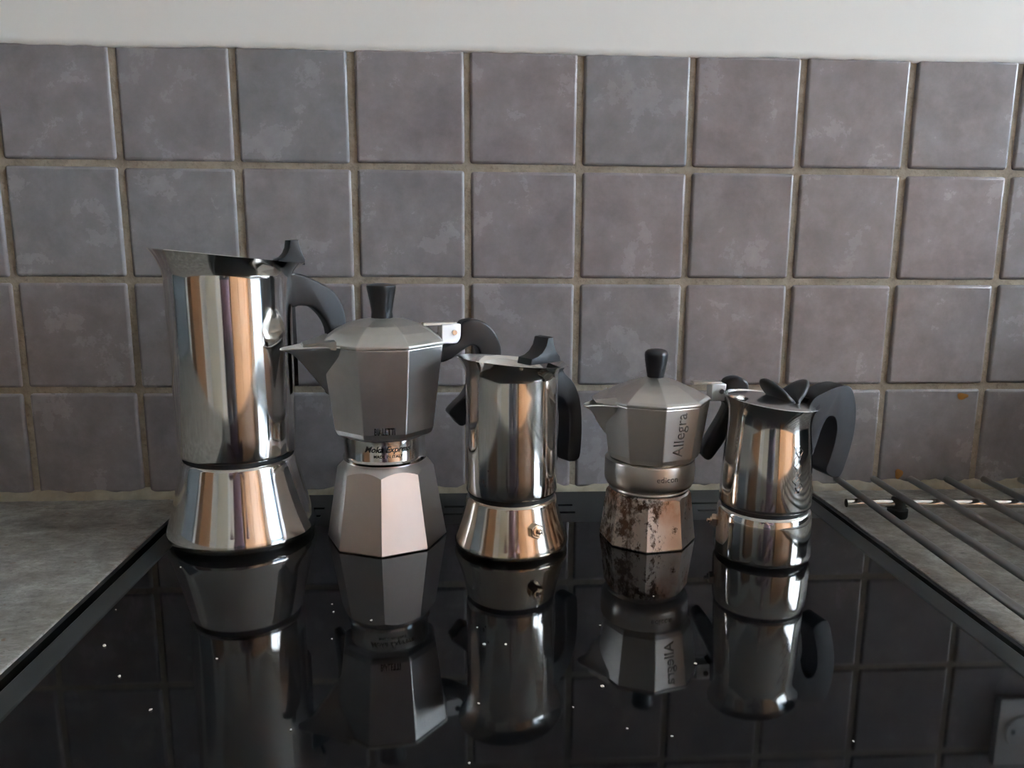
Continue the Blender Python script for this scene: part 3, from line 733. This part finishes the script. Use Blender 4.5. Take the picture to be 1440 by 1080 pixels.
# ------------------------------------------------------------------ crumbs on the glass
rc_ = random.Random(11)
def ground(u, v, z=H):
    d = r2*((u-720)/1080)+u2*(-(v-540)/1080)+fwd
    return CAM+d*((z-CAM.z)/d.z)
crumbs = [(147,909,2.6),(168,952,2.2),(212,999,2.0),(163,858,1.4),(254,798,1.4),(467,850,1.4),(469,861,1.5),(467,899,1.4),(522,873,2.0),(681,907,2.4),(711,907,2.0),(671,883,1.4),(673,990,1.6),(660,1074,1.6),(409,1027,1.6),(305,927,1.6),(646,740,1.5),(644,751,1.2),(847,966,2.4),(844,880,1.5),(806,995,1.4),(882,1025,1.4),(945,1036,1.6),(919,839,1.5),(1200,1043,1.3),(978,934,2.2)]
for u, v, s in crumbs:
    p = ground(u, v); s *= .00036
    bm = bmesh.new(); bmesh.ops.create_icosphere(bm, subdivisions=2, radius=s)
    for vv in bm.verts: vv.co *= 1+rc_.uniform(-.25, .25); vv.co.z *= .6; vv.co.x *= 1.2
    zmin = min(vv.co.z for vv in bm.verts)
    for vv in bm.verts: vv.co.z -= zmin
    o = from_bm('crumb', bm, M['crumb'], None, 60); o.location = (p.x, p.y, H); o.rotation_euler = (0, 0, rc_.uniform(0, 6))
    tag(o, 'tiny pale crumb lying on the black glass cooker top', 'crumb', 'crumbs on the glass top')
p = ground(1340, 868, zt)

# ------------------------------------------------------------------ the photographer (seen only mirrored in the polished pots)
def skin_body(name, joints, edges, mat, parent, sub=2):
    me = bpy.data.meshes.new(name); names = list(joints)
    me.from_pydata([joints[k][0] for k in names], [(names.index(a), names.index(b)) for a, b in edges], [])
    o = bpy.data.objects.new(name, me); COL.objects.link(o)
    o.modifiers.new('skin', 'SKIN'); sv = me.skin_vertices[0].data
    for i, kx in enumerate(names):
        r = joints[kx][1]; sv[i].radius = r if isinstance(r, tuple) else (r, r); sv[i].use_root = (i == 0)
    sd = o.modifiers.new('sub', 'SUBSURF'); sd.levels = sub; sd.render_levels = sub
    dg = bpy.context.evaluated_depsgraph_get(); out = bpy.data.meshes.new_from_object(o.evaluated_get(dg))
    bpy.data.objects.remove(o)
    for p in out.polygons: p.use_smooth = True
    q = bpy.data.objects.new(name, out); COL.objects.link(q); q.parent = parent
    for mm in mat: out.materials.append(mm)
    return q
px0, py0 = CAM.x, -1.22
pe = tag(empty('person', (px0, py0, 0)), 'person in mauve top and grey trousers photographing the pots with a phone', 'person')
J = {'pelvis': ((0, 0, .92), (.15, .11)), 'waist': ((0, 0, 1.06), (.13, .10)), 'chest': ((0, .01, 1.26), (.155, .11)), 'neckbase': ((0, 0, 1.41), (.075, .07)),
     'neck': ((0, .01, 1.47), (.05, .05)), 'head': ((0, .04, 1.56), (.07, .085)), 'crown': ((0, .03, 1.655), (.062, .078))}
ED = [('pelvis', 'waist'), ('waist', 'chest'), ('chest', 'neckbase'), ('neckbase', 'neck'), ('neck', 'head'), ('head', 'crown')]
HP = Vector((CAM.x-px0, -.735-py0, CAM.z))        # phone in the person's frame
for s in (-1, 1):
    sd_ = 'lr'[s > 0]
    J.update({sd_+'sh': ((s*.175, 0, 1.37), .062), sd_+'el': ((s*.23, .12, 1.13), .045), sd_+'wr': ((s*.115, HP.y-.075, HP.z-.045), .026), sd_+'pa': ((s*.088, HP.y-.012, HP.z-.015), (.022, .014)),
              sd_+'hip': ((s*.09, 0, .84), .085), sd_+'kn': ((s*.10, .01, .48), .058), sd_+'an': ((s*.105, -.02, .09), .042), sd_+'toe': ((s*.12, .15, .035), (.042, .032))})
    ED += [('chest', sd_+'sh'), (sd_+'sh', sd_+'el'), (sd_+'el', sd_+'wr'), (sd_+'wr', sd_+'pa'), ('pelvis', sd_+'hip'), (sd_+'hip', sd_+'kn'), (sd_+'kn', sd_+'an'), (sd_+'an', sd_+'toe')]
    for f in range(4):
        z = HP.z+.020-f*.019; ln = (.95, 1.05, 1.0, .8)[f]
        J[f'{sd_}f{f}a'] = ((s*.084, HP.y+.012, z), .0085); J[f'{sd_}f{f}b'] = ((s*(.084-.018*ln), HP.y+.022, z+.002), .0078); J[f'{sd_}f{f}c'] = ((s*(.084-.034*ln), HP.y+.016, z), .007)
        ED += [(sd_+'pa', f'{sd_}f{f}a'), (f'{sd_}f{f}a', f'{sd_}f{f}b'), (f'{sd_}f{f}b', f'{sd_}f{f}c')]
    J[sd_+'t1'] = ((s*.078, HP.y-.028, HP.z+.012), .0095); J[sd_+'t2'] = ((s*.052, HP.y-.022, HP.z+.022), .008)
    ED += [(sd_+'pa', sd_+'t1'), (sd_+'t1', sd_+'t2')]
body = skin_body('body', J, ED, (M['skin'], M['cotton'], M['denim']), pe)
for p in body.data.polygons:
    c = p.center
    if c.z < .06: p.material_index = 2
    elif c.z < .93: p.material_index = 2
    elif c.z < 1.425 and c.y < HP.y-.085: p.material_index = 1
hr = skin_body('hair', {'a': ((0, .015, 1.66), (.078, .088)), 'b': ((0, -.05, 1.60), (.075, .06)), 'c': ((0, -.06, 1.50), (.07, .045))}, [('a', 'b'), ('b', 'c')], (M['hair'],), body)
for s in (-1, 1):
    bm = bmesh.new(); bmesh.ops.create_uvsphere(bm, u_segments=12, v_segments=8, radius=.011, matrix=Matrix.Translation((s*.03, .118, 1.585))); from_bm('eye', bm, M['white'], body, 60)
ph = tag(box('phone', (-.08, .08, -.0045, .0045, -.0375, .0375), M['plastic'], None, .003), 'black phone held level in front of the person', 'phone')
ph.matrix_world = Matrix.Translation(CAM-fwd*.03) @ m.to_3x3().to_4x4() @ Matrix.Rotation(radians(90), 4, 'X')
